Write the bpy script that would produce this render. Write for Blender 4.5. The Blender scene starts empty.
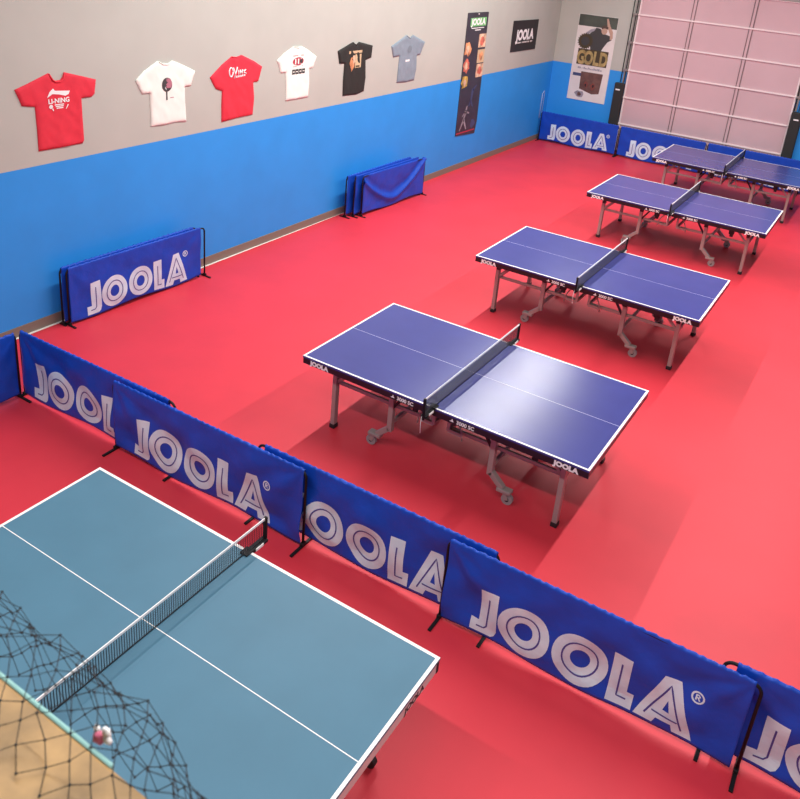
import bpy, bmesh, math, random
from mathutils import Vector, Matrix, noise
random.seed(7)
PI = math.pi
SC = bpy.context.scene
COL = SC.collection

# ------------------------------------------------------------------ materials
def mat(name, col, rough=.5, metal=0, spec=.5, var=0.0, vscale=6.0, bump=0.0, bscale=40.0):
    m = bpy.data.materials.new(name); m.use_nodes = True
    nt = m.node_tree; b = nt.nodes['Principled BSDF']
    b.inputs['Base Color'].default_value = (*col, 1)
    b.inputs['Roughness'].default_value = rough
    b.inputs['Metallic'].default_value = metal
    b.inputs['Specular IOR Level'].default_value = spec
    tc = nt.nodes.new('ShaderNodeTexCoord')
    if var:
        n = nt.nodes.new('ShaderNodeTexNoise'); n.inputs['Scale'].default_value = vscale
        n.inputs['Detail'].default_value = 5
        r = nt.nodes.new('ShaderNodeValToRGB')
        r.color_ramp.elements[0].position = .3; r.color_ramp.elements[1].position = .7
        r.color_ramp.elements[0].color = (*[c*(1-var) for c in col], 1)
        r.color_ramp.elements[1].color = (*[min(1, c*(1+var)) for c in col], 1)
        nt.links.new(tc.outputs['Object'], n.inputs['Vector'])
        nt.links.new(n.outputs['Fac'], r.inputs['Fac'])
        nt.links.new(r.outputs['Color'], b.inputs['Base Color'])
    if bump:
        n2 = nt.nodes.new('ShaderNodeTexNoise'); n2.inputs['Scale'].default_value = bscale
        n2.inputs['Detail'].default_value = 4
        bp = nt.nodes.new('ShaderNodeBump'); bp.inputs['Strength'].default_value = bump
        bp.inputs['Distance'].default_value = .02
        nt.links.new(tc.outputs['Object'], n2.inputs['Vector'])
        nt.links.new(n2.outputs['Fac'], bp.inputs['Height'])
        nt.links.new(bp.outputs['Normal'], b.inputs['Normal'])
    return m

def net_mat(name, col, pu, pv, wu, wv, axis=1):
    """woven net: opaque threads every pu (along y) and pv (up), holes between"""
    m = bpy.data.materials.new(name); m.use_nodes = True
    nt = m.node_tree; b = nt.nodes['Principled BSDF']
    b.inputs['Base Color'].default_value = (*col, 1); b.inputs['Roughness'].default_value = .8
    tc = nt.nodes.new('ShaderNodeTexCoord'); sx = nt.nodes.new('ShaderNodeSeparateXYZ')
    nt.links.new(tc.outputs['Object'], sx.inputs[0])
    def stripe(out, p, w):
        d = nt.nodes.new('ShaderNodeMath'); d.operation = 'DIVIDE'; d.inputs[1].default_value = p
        f = nt.nodes.new('ShaderNodeMath'); f.operation = 'FRACT'
        l = nt.nodes.new('ShaderNodeMath'); l.operation = 'LESS_THAN'; l.inputs[1].default_value = w
        nt.links.new(out, d.inputs[0]); nt.links.new(d.outputs[0], f.inputs[0]); nt.links.new(f.outputs[0], l.inputs[0])
        return l.outputs[0]
    a = stripe(sx.outputs[axis], pu, wu); c = stripe(sx.outputs[2], pv, wv)
    mx = nt.nodes.new('ShaderNodeMath'); mx.operation = 'MAXIMUM'
    nt.links.new(a, mx.inputs[0]); nt.links.new(c, mx.inputs[1])
    nt.links.new(mx.outputs[0], b.inputs['Alpha'])
    return m

M = {}
M['floor'] = mat('red_rubber_floor', (.66, .036, .056), .5, spec=.36, var=.07, vscale=1.3, bump=.05, bscale=160)
M['grey_paint'] = mat('greige_wall_paint', (.455, .47, .425), .8, var=.03, vscale=2)
M['blue_paint'] = mat('bright_blue_wall_paint', (.020, .295, .80), .55, var=.04, vscale=2)
M['ceil'] = mat('ceiling_dark_deck', (.22, .23, .24), .9)
M['base'] = mat('taupe_baseboard', (.20, .165, .135), .6)
M['edge_strip'] = mat('floor_edge_strip', (.8, .76, .7), .6)
M['door'] = mat('door_panel_skin', (.62, .42, .45), .5, var=.04, vscale=1.5)  # pink bounced off the red floor is mixed into this base colour
M['door_rib'] = mat('door_rib_white', (.85, .72, .72), .45)  # white ribs with the same pink bounce light mixed in
M['door_shadow'] = mat('door_shadow_grey', (.18, .125, .13), .6)  # shade painted as a dark tone, for stile edges and the backing
M['steel'] = mat('galvanised_track', (.33, .31, .29), .4, metal=.6)
M['black'] = mat('black_rubber', (.012, .012, .013), .6)
M['blackmetal'] = mat('black_powder_coat', (.008, .008, .010), .55, spec=.25)
M['table_blue'] = mat('blue_table_paint', (.046, .056, .25), .26, spec=.5, var=.05, vscale=3)
M['table_teal'] = mat('greyblue_table_paint', (.068, .18, .27), .5, spec=.4, var=.05, vscale=3)
M['line'] = mat('white_line_paint', (.86, .86, .86), .45)
M['thin_line'] = mat('thin_line_paint', (.45, .46, .72), .45)
M['apron'] = mat('black_apron', (.010, .010, .014), .35)
M['pale_apron'] = mat('pale_grey_apron', (.62, .58, .55), .4)
M['frame'] = mat('taupe_frame_metal', (.36, .30, .275), .42, metal=.25)
M['caster'] = mat('grey_caster', (.30, .28, .27), .5)
M['white'] = mat('white_print', (.87, .87, .87), .5)
M['tape'] = mat('white_net_tape', (.85, .85, .86), .7)
M['net'] = net_mat('dense_table_net', (.03, .032, .045), .008, .008, .5, .5)
M['opennet'] = net_mat('open_table_net', (.010, .012, .02), .0165, .0165, .32, .11)
M['cloth'] = mat('royal_blue_nylon', (.006, .062, .47), .40, spec=.30, var=.10, vscale=5, bump=.55, bscale=6.5)
M['silver'] = mat('silver_foil_letters', (.60, .80, .98), .30, metal=.12, var=.10, vscale=6, bump=.45, bscale=8)
M['inline'] = mat('dark_letter_inline', (.05, .06, .28), .5)
M['wood'] = mat('tan_wood', (.29, .172, .062), .6, var=.45, vscale=13)
M['teal'] = mat('teal_edging', (.20, .40, .38), .5)
M['netcord'] = mat('black_net_cord', (.008, .010, .014), .8)
M['pink'] = mat('pink_paper', (.75, .18, .30), .7)
M['paper'] = mat('white_paper', (.85, .84, .84), .7)
M['shirt_red'] = mat('red_cotton', (.70, .028, .055), .85, var=.06, vscale=10)
M['shirt_white'] = mat('white_cotton', (.83, .86, .79), .85, var=.03, vscale=10)
M['shirt_black'] = mat('black_cotton', (.018, .017, .015), .85, var=.1, vscale=10)
M['shirt_grey'] = mat('slate_blue_cotton', (.22, .275, .33), .85, var=.08, vscale=10)
M['poster_dark'] = mat('charcoal_vinyl', (.035, .035, .05), .45, var=.2, vscale=4)
M['poster_black'] = mat('black_vinyl', (.014, .013, .016), .5)
M['poster_white'] = mat('white_vinyl', (.72, .69, .66), .5, var=.06, vscale=3)
M['green'] = mat('print_green', (.16, .50, .18), .5)
M['photo_orange'] = mat('print_photo_orange', (.62, .26, .12), .5, var=.6, vscale=7)
M['photo_tan'] = mat('print_photo_tan', (.66, .45, .30), .5, var=.5, vscale=7)
M['photo_red'] = mat('print_photo_red', (.60, .15, .10), .5, var=.6, vscale=7)
M['photo_yellow'] = mat('print_photo_yellow', (.58, .40, .08), .5, var=.6, vscale=7)
M['photo_grey'] = mat('print_photo_grey', (.28, .27, .31), .5, var=.4, vscale=7)
M['dkgreen'] = mat('print_dark_green', (.06, .075, .06), .5, var=.4, vscale=3)
M['skin'] = mat('print_skin', (.50, .33, .25), .5)
M['hair'] = mat('print_hair', (.09, .06, .045), .5)
M['gold'] = mat('print_gold', (.48, .36, .14), .35, metal=.3, var=.3, vscale=9)
M['golddk'] = mat('print_bronze_dark', (.06, .045, .02), .5)
M['brown'] = mat('print_brown', (.13, .065, .05), .5, var=.35, vscale=8)
M['navy'] = mat('print_navy', (.05, .07, .16), .5)
M['beige'] = mat('print_beige', (.60, .45, .27), .6)
M['dkred'] = mat('print_dark_red', (.42, .03, .06), .6)
M['charcoal'] = mat('print_charcoal', (.05, .05, .05), .6)
M['mauve'] = mat('print_mauve', (.45, .17, .22), .6)
M['rust'] = mat('print_rust', (.20, .05, .035), .5)
M['guard'] = mat('black_foam_guard', (.022, .022, .022), .75)
M['clearwire'] = mat('pale_wire', (.45, .60, .80), .4)

# ------------------------------------------------------------------ helpers
class MB:
    def __init__(s): s.bm = bmesh.new(); s.mats = []
    def mi(s, m):
        if m not in s.mats: s.mats.append(m)
        return s.mats.index(m)
    def box(s, c, d, m, rot=None, bev=0):
        r = bmesh.ops.create_cube(s.bm, size=1)
        vs = r['verts']
        for v in vs: v.co = Vector((v.co.x*d[0], v.co.y*d[1], v.co.z*d[2]))
        if bev:
            es = list({e for v in vs for e in v.link_edges})
            rr = bmesh.ops.bevel(s.bm, geom=es, offset=bev, segments=2, affect='EDGES', profile=.5)
            vs = list({v for f in rr['faces'] for v in f.verts} | {v for v in vs if v.is_valid})
        fs = {f for v in vs for f in v.link_faces}
        for v in vs:
            if rot: v.co = rot @ v.co
            v.co += Vector(c)
        i = s.mi(m)
        for f in fs: f.material_index = i
    def bar(s, a, b, w, h, m, up=(0, 0, 1), bev=0):
        a, b = Vector(a), Vector(b); d = b-a; L = d.length; x = d.normalized()
        u = Vector(up)
        if abs(x.dot(u)) > .98: u = Vector((0, 1, 0))
        y = u.cross(x).normalized(); z = x.cross(y)
        R = Matrix((x, y, z)).transposed()
        s.box((a+b)/2, (L, w, h), m, R, bev)
    def tube(s, pts, r, m, n=8, cap=True, smooth=True):
        pts = [Vector(p) for p in pts]; rings = []; prev = None
        for i, p in enumerate(pts):
            t = (pts[min(i+1, len(pts)-1)]-pts[max(i-1, 0)]).normalized()
            if prev is None:
                u = Vector((0, 0, 1)) if abs(t.z) < .9 else Vector((1, 0, 0))
                nrm = (u-t*u.dot(t)).normalized()
            else:
                nrm = (prev-t*prev.dot(t)).normalized()
            prev = nrm; bn = t.cross(nrm)
            rings.append([s.bm.verts.new(p+(nrm*math.cos(2*PI*k/n)+bn*math.sin(2*PI*k/n))*r) for k in range(n)])
        i = s.mi(m); fs = []
        for a, b in zip(rings, rings[1:]):
            for k in range(n):
                fs.append(s.bm.faces.new((a[k], a[(k+1) % n], b[(k+1) % n], b[k])))
        if cap:
            fs.append(s.bm.faces.new(rings[0][::-1])); fs.append(s.bm.faces.new(rings[-1]))
        for f in fs: f.material_index = i; f.smooth = smooth
    def cyl(s, a, b, r, m, n=20): s.tube([a, b], r, m, n, smooth=False)
    def ball(s, c, r, m, sub=2, sc=(1, 1, 1)):
        rr = bmesh.ops.create_icosphere(s.bm, subdivisions=sub, radius=r)
        i = s.mi(m)
        for v in rr['verts']:
            v.co = Vector((v.co.x*sc[0], v.co.y*sc[1], v.co.z*sc[2]))+Vector(c)
        for f in {f for v in rr['verts'] for f in v.link_faces}: f.material_index = i; f.smooth = True
    def quad(s, ps, m):
        f = s.bm.faces.new([s.bm.verts.new(Vector(p)) for p in ps]); f.material_index = s.mi(m); return f
    def build(s, name, parent=None, loc=(0, 0, 0), recalc=True):
        if recalc: bmesh.ops.recalc_face_normals(s.bm, faces=s.bm.faces[:])
        me = bpy.data.meshes.new(name); s.bm.to_mesh(me); s.bm.free()
        for m in s.mats: me.materials.append(m)
        o = bpy.data.objects.new(name, me); COL.objects.link(o); o.location = loc
        if parent: o.parent = parent
        return o

def empty(name, loc, rz=0, **kw):
    o = bpy.data.objects.new(name, None); COL.objects.link(o)
    o.location = loc; o.rotation_euler = (0, 0, rz); o.empty_display_size = .1
    return tag(o, **kw)
def tag(o, label=None, cat=None, group=None, kind=None):
    if label: o['label'] = label
    if cat: o['category'] = cat
    if group: o['group'] = group
    if kind: o['kind'] = kind
    return o
def copy_tree(o, parent=None):
    c = o.copy(); COL.objects.link(c)
    if parent: c.parent = parent
    for ch in list(o.children): copy_tree(ch, c)
    return c
def text_mesh(s, size, bold=0.0, extr=.0008, sx=1.0, align='LEFT'):
    cu = bpy.data.curves.new('txt', 'FONT'); cu.body = s; cu.size = size; cu.offset = bold
    cu.extrude = extr; cu.align_x = align; cu.resolution_u = 3
    o = bpy.data.objects.new('txt', cu); COL.objects.link(o)
    bpy.context.view_layer.update()
    me = bpy.data.meshes.new_from_object(o.evaluated_get(bpy.context.evaluated_depsgraph_get()))
    bpy.data.objects.remove(o); bpy.data.curves.remove(cu)
    for v in me.vertices: v.co.x *= sx
    return me
def add_text(mb, s, size, M4, m, bold=0.0, sx=1.0, align='LEFT', extr=.0008):
    me = text_mesh(s, size, bold, extr, sx, align)
    i = mb.mi(m); n0 = len(mb.bm.faces); v0 = len(mb.bm.verts)
    mb.bm.from_mesh(me); mb.bm.verts.ensure_lookup_table(); mb.bm.faces.ensure_lookup_table()
    for v in mb.bm.verts[v0:]: v.co = M4 @ v.co
    for f in mb.bm.faces[n0:]: f.material_index = i
    bpy.data.meshes.remove(me)
def frame(o, x, y):   # matrix mapping text plane (x right, y up) to world
    x, y = Vector(x).normalized(), Vector(y).normalized(); z = x.cross(y)
    return Matrix.Translation(Vector(o)) @ Matrix((x, y, z)).transposed().to_4x4()
def arc(c, r, a0, a1, n, f):
    return [f(c[0]+r*math.cos(a0+(a1-a0)*k/n), c[1]+r*math.sin(a0+(a1-a0)*k/n)) for k in range(n+1)]

# ------------------------------------------------------------------ room shell
XW, YB, XR, YF, ZC = -4.78, 12.95, 9.0, -9.0, 5.9
ZBLUE = 1.835
def struct(name, mb, parent=None):
    o = mb.build(name, parent)
    if not parent: o['kind'] = 'structure'
    return o
mb = MB(); mb.box(((XW+XR)/2, (YB+YF)/2, -.05), (XR-XW+.4, YB-YF+.4, .1), M['floor']); FLOOR = struct('floor', mb)
mb = MB(); mb.box(((XW+XR)/2, (YB+YF)/2, ZC+.05), (XR-XW+.4, YB-YF+.4, .1), M['ceil']); struct('ceiling', mb)
mb = MB()
mb.box((XW-.06, (YB+YF)/2, ZBLUE/2), (.12, YB-YF, ZBLUE), M['blue_paint'])
mb.box((XW-.06, (YB+YF)/2, (ZBLUE+ZC)/2), (.12, YB-YF, ZC-ZBLUE), M['grey_paint']); struct('wall_left', mb)
mb = MB()
DX0, DX1, DZ = -2.99, .63, 3.72
for a, b in ((XW-.12, DX0), (DX1, XR+.12)):
    mb.box(((a+b)/2, YB+.06, ZBLUE/2), (b-a, .12, ZBLUE), M['blue_paint'])
    mb.box(((a+b)/2, YB+.06, (ZBLUE+ZC)/2), (b-a, .12, ZC-ZBLUE), M['grey_paint'])
mb.box(((DX0+DX1)/2, YB+.06, (DZ+ZC)/2), (DX1-DX0, .12, ZC-DZ), M['grey_paint']); struct('wall_back', mb)
mb = MB()
mb.box((XR+.06, (YB+YF)/2, ZBLUE/2), (.12, YB-YF, ZBLUE), M['blue_paint'])
mb.box((XR+.06, (YB+YF)/2, (ZBLUE+ZC)/2), (.12, YB-YF, ZC-ZBLUE), M['grey_paint']); struct('wall_right', mb)
mb = MB(); mb.box(((XW+XR)/2, YF-.06, ZC/2), (XR-XW+.24, .12, ZC), M['grey_paint']); struct('wall_front', mb)
mb = MB(); mb.box((XW+.007, (YB+YF)/2, .058), (.014, YB-YF, .116), M['base']); struct('baseboard_left', mb)
mb = MB(); mb.box(((XW+DX0)/2, YB-.007, .058), (DX0-XW-.03, .014, .116), M['base']); struct('baseboard_back', mb)
mb = MB()
mb.quad([(XW+.014, -4, .003), (XW+.052, -4, .003), (XW+.046, 1.5, .003), (XW+.014, 1.5, .003)], M['edge_strip'])
mb.quad([(XW+.014, 1.5, .003), (XW+.046, 1.5, .003), (XW+.022, 5.0, .003), (XW+.014, 5.0, .003)], M['edge_strip'])
struct('trim_1', mb)
# balcony the photograph is taken from: parapet and deck
mb = MB(); mb.box((2.1, -5.75, 1.73), (13.7, .10, 3.46), M['grey_paint']); struct('wall_balcony', mb)
mb = MB(); mb.box((2.1, -7.42, 2.45), (13.7, 3.15, .12), M['ceil']); struct('floor_balcony', mb)

# overhead sectional door
mb = MB()
ribs = [.05+.611*k for k in range(7)]
cols = [DX0+.03, -1.79, -.575, DX1-.03]
for k in range(6):
    for a, b in zip(cols, cols[1:]):
        mb.box(((a+b)/2, YB+.045, (ribs[k]+ribs[k+1])/2), (b-a-.05, .03, .611-.03), M['door'])
door = struct('door_1', mb)
mb = MB()
for z in ribs: mb.box(((DX0+DX1)/2, YB+.02, z), (DX1-DX0-.03, .04, .034), M['door_rib'], bev=.006)
struct('door_rib', mb, door)
mb = MB()
for k in range(6):
    for j, x in enumerate(cols):
        zc, h = (ribs[k]+ribs[k+1])/2, .611-.036
        if j in (0, 3): mb.box((x+(.012 if j == 0 else -.012), YB+.03, zc), (.035, .03, h), M['door_rib'])
        else:
            mb.box((x, YB+.034, zc), (.075, .028, h), M['door'])
            mb.box((x-.034, YB+.028, zc), (.014, .034, h), M['door_shadow'])  # dark strips painted in as the stile's shadow lines
            mb.box((x+.034, YB+.028, zc), (.014, .034, h), M['door_shadow'])
struct('door_stile', mb, door)
mb = MB(); mb.box(((DX0+DX1)/2, YB+.09, DZ/2), (DX1-DX0, .03, DZ), M['door_shadow']); struct('door_backing', mb, door)
mb = MB(); mb.box(((DX0+DX1)/2, YB+.01, DZ+.06), (DX1-DX0+.3, .05, .12), M['steel']); struct('trim_2', mb)
for i, (x, sgn) in enumerate(((DX0, -1), (DX1, 1))):
    mb = MB()
    mb.box((x+sgn*.035, YB-.02, (1.6+ZC)/2-.6), (.03, .04, ZC-1.6-1.2), M['steel'])
    mb.box((x+sgn*.012, YB-.028, (1.6+ZC)/2-.6), (.010, .055, ZC-1.6-1.2), M['black'])
    mb.box((x+sgn*.095, YB-.02, (1.6+ZC)/2-.6), (.014, .03, ZC-1.6-1.2), M['black'])
    for z in (1.89, 2.5, 3.11): mb.box((x+sgn*.03, YB-.045, z), (.09, .03, .045), M['steel'])
    t = mb.build('door_track')
    tag(t, ['dark steel door track rising left of the pink overhead door', 'dark steel door track rising right of the pink overhead door'][i], 'door track', 'door tracks')
    g = empty('track_guard', (x+sgn*.085, YB-.001, 0), label=['tall black padded guard left of the overhead door, beside the tall white poster', 'tall black padded guard at the right edge of the overhead door'][i], cat='guard', group='padded door track guards')
    mb = MB(); mb.box((0, -.06, .80), (.21, .115, 1.58), M['guard'], bev=.02); mb.build('pad', g)
    mb = MB(); mb.box((.01*sgn, -.122, 1.44), (.10, .012, .03), M['white'], bev=.004); mb.build('buckle', g)

# ------------------------------------------------------------------ lettering of the banners (metres, J's left foot = 0)
def ellipse(cx, cy, rx, ry, n=36): return [(cx+rx*math.cos(2*PI*k/n), cy+ry*math.sin(2*PI*k/n)) for k in range(n)]
LET = [
 ([(0, .0), (.155, 0), (.178, .02), (.190, .06), (.180, .382), (.052, .372), (.058, .098), (0, .098)], []),
 (ellipse(.372, .19, .178, .19), [ellipse(.372, .19, .062, .07, 24)]),
 (ellipse(.752, .19, .178, .19), [ellipse(.752, .19, .062, .07, 24)]),
 ([(.95, 0), (1.112, 0), (1.112, .115), (1.068, .115), (1.068, .382), (.95, .378)], []),
 ([(1.128, 0), (1.245, 0), (1.262, .052), (1.352, .052), (1.366, 0), (1.482, 0), (1.352, .39), (1.258, .386)],
  [[(1.288, .135), (1.328, .135), (1.308, .225)]]),
]
INL = [
 [(.118, .31), (.118, .075), (.100, .052), (.045, .048)],
 ellipse(.372, .19, .112, .126, 30)+[(.484, .19)],
 ellipse(.752, .19, .112, .126, 30)+[(.864, .19)],
 [(1.010, .31), (1.010, .056), (1.07, .056)],
 [(1.19, .045), (1.305, .335), (1.415, .04)], [(1.228, .093), (1.385, .093)],
]
def letter_bm(surf, u0, v0, sc, mats, detail=True):
    """flat lettering laid on the cloth surface surf(u, v, lift)"""
    mb = MB(); bm = mb.bm
    i0 = mb.mi(mats[0]); i1 = mb.mi(mats[1])
    def loop(pts):
        vs = [bm.verts.new((u0+p[0]*sc, 0, v0+p[1]*sc)) for p in pts]
        return [bm.edges.new((a, b)) for a, b in zip(vs, vs[1:]+vs[:1])]
    edges = []
    for outer, holes in LET:
        e = loop(outer)
        for h in holes: e += loop(h)
        bmesh.ops.triangle_fill(bm, edges=e, use_beauty=True, use_dissolve=False)
    if detail:
        L = 1.5*sc
        for k in range(1, 64):
            bmesh.ops.bisect_plane(bm, geom=bm.verts[:]+bm.edges[:]+bm.faces[:], plane_co=(u0+L*k/64, 0, 0), plane_no=(1, 0, 0))
        for k in range(1, 18):
            bmesh.ops.bisect_plane(bm, geom=bm.verts[:]+bm.edges[:]+bm.faces[:], plane_co=(0, 0, v0+.39*sc*k/18), plane_no=(0, 0, 1))
    for f in bm.faces: f.material_index = i0
    for v in bm.verts: v.co = Vector(surf(v.co.x, v.co.z, .0045))
    def strip(pts, w, closed=False):
        fine = []
        for a, b in zip(pts, pts[1:]):
            n = max(1, int(math.hypot(b[0]-a[0], b[1]-a[1])/.03))
            fine += [(a[0]+(b[0]-a[0])*k/n, a[1]+(b[1]-a[1])*k/n) for k in range(n)]
        fine.append(pts[-1]); prev = None
        for k, q in enumerate(fine):
            a = fine[max(k-1, 0)]; b = fine[min(k+1, len(fine)-1)]
            dx, dy = b[0]-a[0], b[1]-a[1]; l = math.hypot(dx, dy) or 1
            nx, ny = -dy/l*w, dx/l*w
            A = bm.verts.new(surf(u0+(q[0]+nx)*sc, v0+(q[1]+ny)*sc, .0062))
            B = bm.verts.new(surf(u0+(q[0]-nx)*sc, v0+(q[1]-ny)*sc, .0062))
            if prev:
                f = bm.faces.new((prev[0], A, B, prev[1])); f.material_index = i1
            prev = (A, B)
    for p in INL: strip(p, .0055)
    # registered mark
    def ring(c, r, w, mi, lift):
        n = 20; prev = None; first = None
        for k in range(n+1):
            t = 2*PI*k/n
            A = bm.verts.new(surf(u0+(c[0]+(r+w)*math.cos(t))*sc, v0+(c[1]+(r+w)*math.sin(t))*sc, lift))
            B = bm.verts.new(surf(u0+(c[0]+(r-w)*math.cos(t))*sc, v0+(c[1]+(r-w)*math.sin(t))*sc, lift))
            if prev: bm.faces.new((prev[0], A, B, prev[1])).material_index = mi
            prev = (A, B)
    ring((1.455, .352), .034, .0055, i0, .0045)
    sv = i1
    def stroke(pts):
        nonlocal_i = i0
        prev = None
        for k, q in enumerate(pts):
            a = pts[max(k-1, 0)]; b = pts[min(k+1, len(pts)-1)]
            dx, dy = b[0]-a[0], b[1]-a[1]; l = math.hypot(dx, dy) or 1
            nx, ny = -dy/l*.0045, dx/l*.0045
            A = bm.verts.new(surf(u0+(q[0]+nx)*sc, v0+(q[1]+ny)*sc, .0045)); B = bm.verts.new(surf(u0+(q[0]-nx)*sc, v0+(q[1]-ny)*sc, .0045))
            if prev: bm.faces.new((prev[0], A, B, prev[1])).material_index = nonlocal_i
            prev = (A, B)
    stroke([(1.445, .335), (1.445, .370)])
    stroke([(1.445, .369), (1.458, .369), (1.466, .361), (1.458, .353), (1.445, .353)])
    stroke([(1.455, .353), (1.468, .335)])
    return mb

# ------------------------------------------------------------------ banner barriers
def barrier(loc, rz, L, label, group, seed, text=True, swag=False, amp=1.0, letters='silver', H=.69, foot=.15, lean=0.0, tx=.24, ga=.024, gb=.024, fl=None):
    root = empty('barrier', loc, rz, label=label, cat='barrier', group=group)
    rnd = random.Random(seed); ph = [rnd.uniform(0, 6.28) for _ in range(8)]
    off = Vector((seed*3.7, seed*1.3, 0))
    vb, vt = .035, H-.012
    u_a, u_b = ga, L-gb
    def disp(u, v):
        t = (v-vb)/(vt-vb); s = (u-u_a)/(u_b-u_a)
        edge = min(1, max(0, t)*6)*min(1, max(0, 1-t)*3.0)
        d = 0.011*noise.noise(Vector((u*1.6, v*1.2, 0))+off) + .010*noise.noise(Vector((u*3.1+v*3.0, v*2.2-u*.8, 4))+off)
        d += .006*math.sin(u*7.5+v*9+ph[0])*(.4+.6*t) + .004*math.sin(u*15-v*12+ph[1])
        # stretch folds fanning from the top corners
        for c, sg in ((s, 1), (1-s, -1)):
            a = math.atan2(1-t, max(c*2.2, 1e-3))
            d += .006*math.exp(-c*3.5)*math.cos(a*9+ph[2])
        d *= amp*max(.12, edge)
        if swag:
            vc = .17+.47*abs(2*s-.94)**1.7
            d += .034*math.exp(-((v-vc)/.045)**2) - .016*math.exp(-((v-vc-.11)/.07)**2)
        return d
    def surf(u, v, lift=0):
        t = min(1, max(0, (v-vb)/(vt-vb)))
        sag = .016*math.sin(u*5.2+ph[3])*(1-t)**3
        pull = .018*(1-t)*math.sin(PI*min(1, max(0, (u-u_a)/(u_b-u_a))))
        return Vector((u, -(.012+disp(u, v)+lift)-lean*(v-vt), v+sag+pull*.0))
    # cloth, with the sleeve over the top tube
    mb = MB(); bm = mb.bm; nu, nv = 150, 34; ci = mb.mi(M['cloth'])
    rows = []
    for j in range(nv+1):
        v = vb+(vt-vb)*j/nv
        rows.append([bm.verts.new(surf(u_a+(u_b-u_a)*i/nu, v)) for i in range(nu+1)])
    for k in range(1, 8):
        a = PI*k/7
        row = []
        for i in range(nu+1):
            u = u_a+(u_b-u_a)*i/nu
            g = .0050*math.sin(u*95+ph[4]+2*math.sin(u*11))*math.sin(a)+.0035*math.sin(u*163+ph[5])*math.sin(a)
            base = surf(u, vt)
            row.append(bm.verts.new((u, base.y*math.cos(a) if k < 7 else -base.y, vt+(.016+g)*math.sin(a))))
        rows.append(row)
    row = []
    for i in range(nu+1):
        u = u_a+(u_b-u_a)*i/nu
        row.append(bm.verts.new((u, .011+.003*math.sin(u*40+ph[6]), vt-.06)))
    rows.append(row)
    for a, b in zip(rows, rows[1:]):
        for i in range(nu):
            f = bm.faces.new((a[i], a[i+1], b[i+1], b[i])); f.material_index = ci; f.smooth = True
    cl = mb.build('cloth_banner', root, recalc=False)
    so = cl.modifiers.new('thickness', 'SOLIDIFY'); so.thickness = .0015; so.offset = 1
    if text:
        lb = letter_bm(surf, tx, .062, min(1.0, (L-.35)/1.5), (M[letters], M['inline']))
        lo = lb.build('lettering', cl, recalc=False)
        lo['label'] = 'silver JOOLA lettering with dark inner lines'
    # frame
    R = .055
    def P(a, b): return (a, 0, b)
    H = H-.014
    pts = [(.008, 0, .012), (.008, 0, H-R)]+[P(.008+R-R*math.cos(PI/2*k/6), H-R+R*math.sin(PI/2*k/6)) for k in range(1, 7)]
    pts += [P(L-.008-R+R*math.sin(PI/2*k/6), H-R+R*math.cos(PI/2*k/6)) for k in range(0, 7)]+[(L-.008, 0, .012)]
    mb = MB(); mb.tube(pts, .0105, M['blackmetal'], 8); mb.build('frame', root)
    for x in (.008, L-.008):
        ft = fl if (fl and x < .1) else foot
        mb = MB(); mb.box((x, 0, .0085), (.024, 2*ft, .014), M['blackmetal'], bev=.003)
        mb.box((x, 0, .024), (.028, min(.05, 2*ft), .03), M['blackmetal'], bev=.004)
        mb.build('foot', root)
    return root

RA = math.atan(.0185)
def row_y(x): return -2.045+.0185*(x+3.7)
near = [
 (-3.72, 2.0, .035, 'JOOLA barrier at the left end of the near row, last letter hidden', .03, .075, .175),
 (-2.385, 2.06, -.035, 'whole-word JOOLA barrier behind the far left corner of the grey-blue table', .022, .022, .25),
 (-.85, 2.05, .035, 'JOOLA barrier of the near row whose first letter hides behind its left neighbour', .075, .022, .29),
 (.85, 2.0, -.035, 'whole-word JOOLA barrier right of the grey-blue table corner, fourth in the near row', .022, .045, .24),
 (2.615, 2.05, .045, 'JOOLA barrier cut off by the bottom right corner of the photo', .075, .022, .24),
]
for i, (x, L, dy, lab, ga, gb, tx) in enumerate(near):
    barrier((x, row_y(x)+dy, 0), RA, L, lab, 'banner barriers of the near row', 11+i, amp=2.2, ga=ga, gb=gb, tx=tx, fl=.028 if i == 0 else None)
barrier((-3.70, -4.06, 0), PI/2, 2.0, 'plain blue barrier at the left photo edge, at right angles to the near row', 'plain barriers', 31, text=False)
barrier((-4.60, -.84, 0), PI/2-.035, 2.04, 'JOOLA barrier parked along the blue left wall below the white paddle shirt', 'barriers parked at left wall, near pair', 21, amp=.9, foot=.11, tx=.24, gb=.085)
barrier((-4.665, -.875, 0), PI/2-.03, 2.0, 'barrier tucked behind the JOOLA barrier along the blue left wall', 'barriers parked at left wall, near pair', 22, text=False, foot=.055, gb=.06)
barrier((-4.455, 4.66, 0), PI/2-.04, 1.86, 'plain blue barrier with a drooping fold, outermost of the stack below the slate shirt', 'barriers parked at left wall, far stack', 23, text=False, swag=True, amp=.7, foot=.1)
barrier((-4.535, 4.55, 0), PI/2-.03, 1.90, 'barrier in the middle of the blue stack by the left wall', 'barriers parked at left wall, far stack', 24, text=False, foot=.1)
barrier((-4.615, 4.43, 0), PI/2-.02, 1.92, 'barrier nearest the wall in the blue stack by the left wall', 'barriers parked at left wall, far stack', 25, text=False, foot=.1)
far = [
 (-4.70, 1.92, 0, 'JOOLA barrier in the far left corner below the tall white poster'),
 (-2.765, 1.93, 0, 'JOOLA barrier below the pink door, partly hidden by the farthest table'),
 (-.82, 1.93, 0, 'blue barrier below the pink door, behind the net of the farthest table'),
 (1.13, 1.93, 0, 'blue barrier at the right photo edge behind the farthest table'),
]
for i, (x, L, dy, lab) in enumerate(far):
    barrier((x, 12.5+dy, 0), 0, L, lab, 'banner barriers of the far row', 41+i, amp=.6, H=.70)

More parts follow.
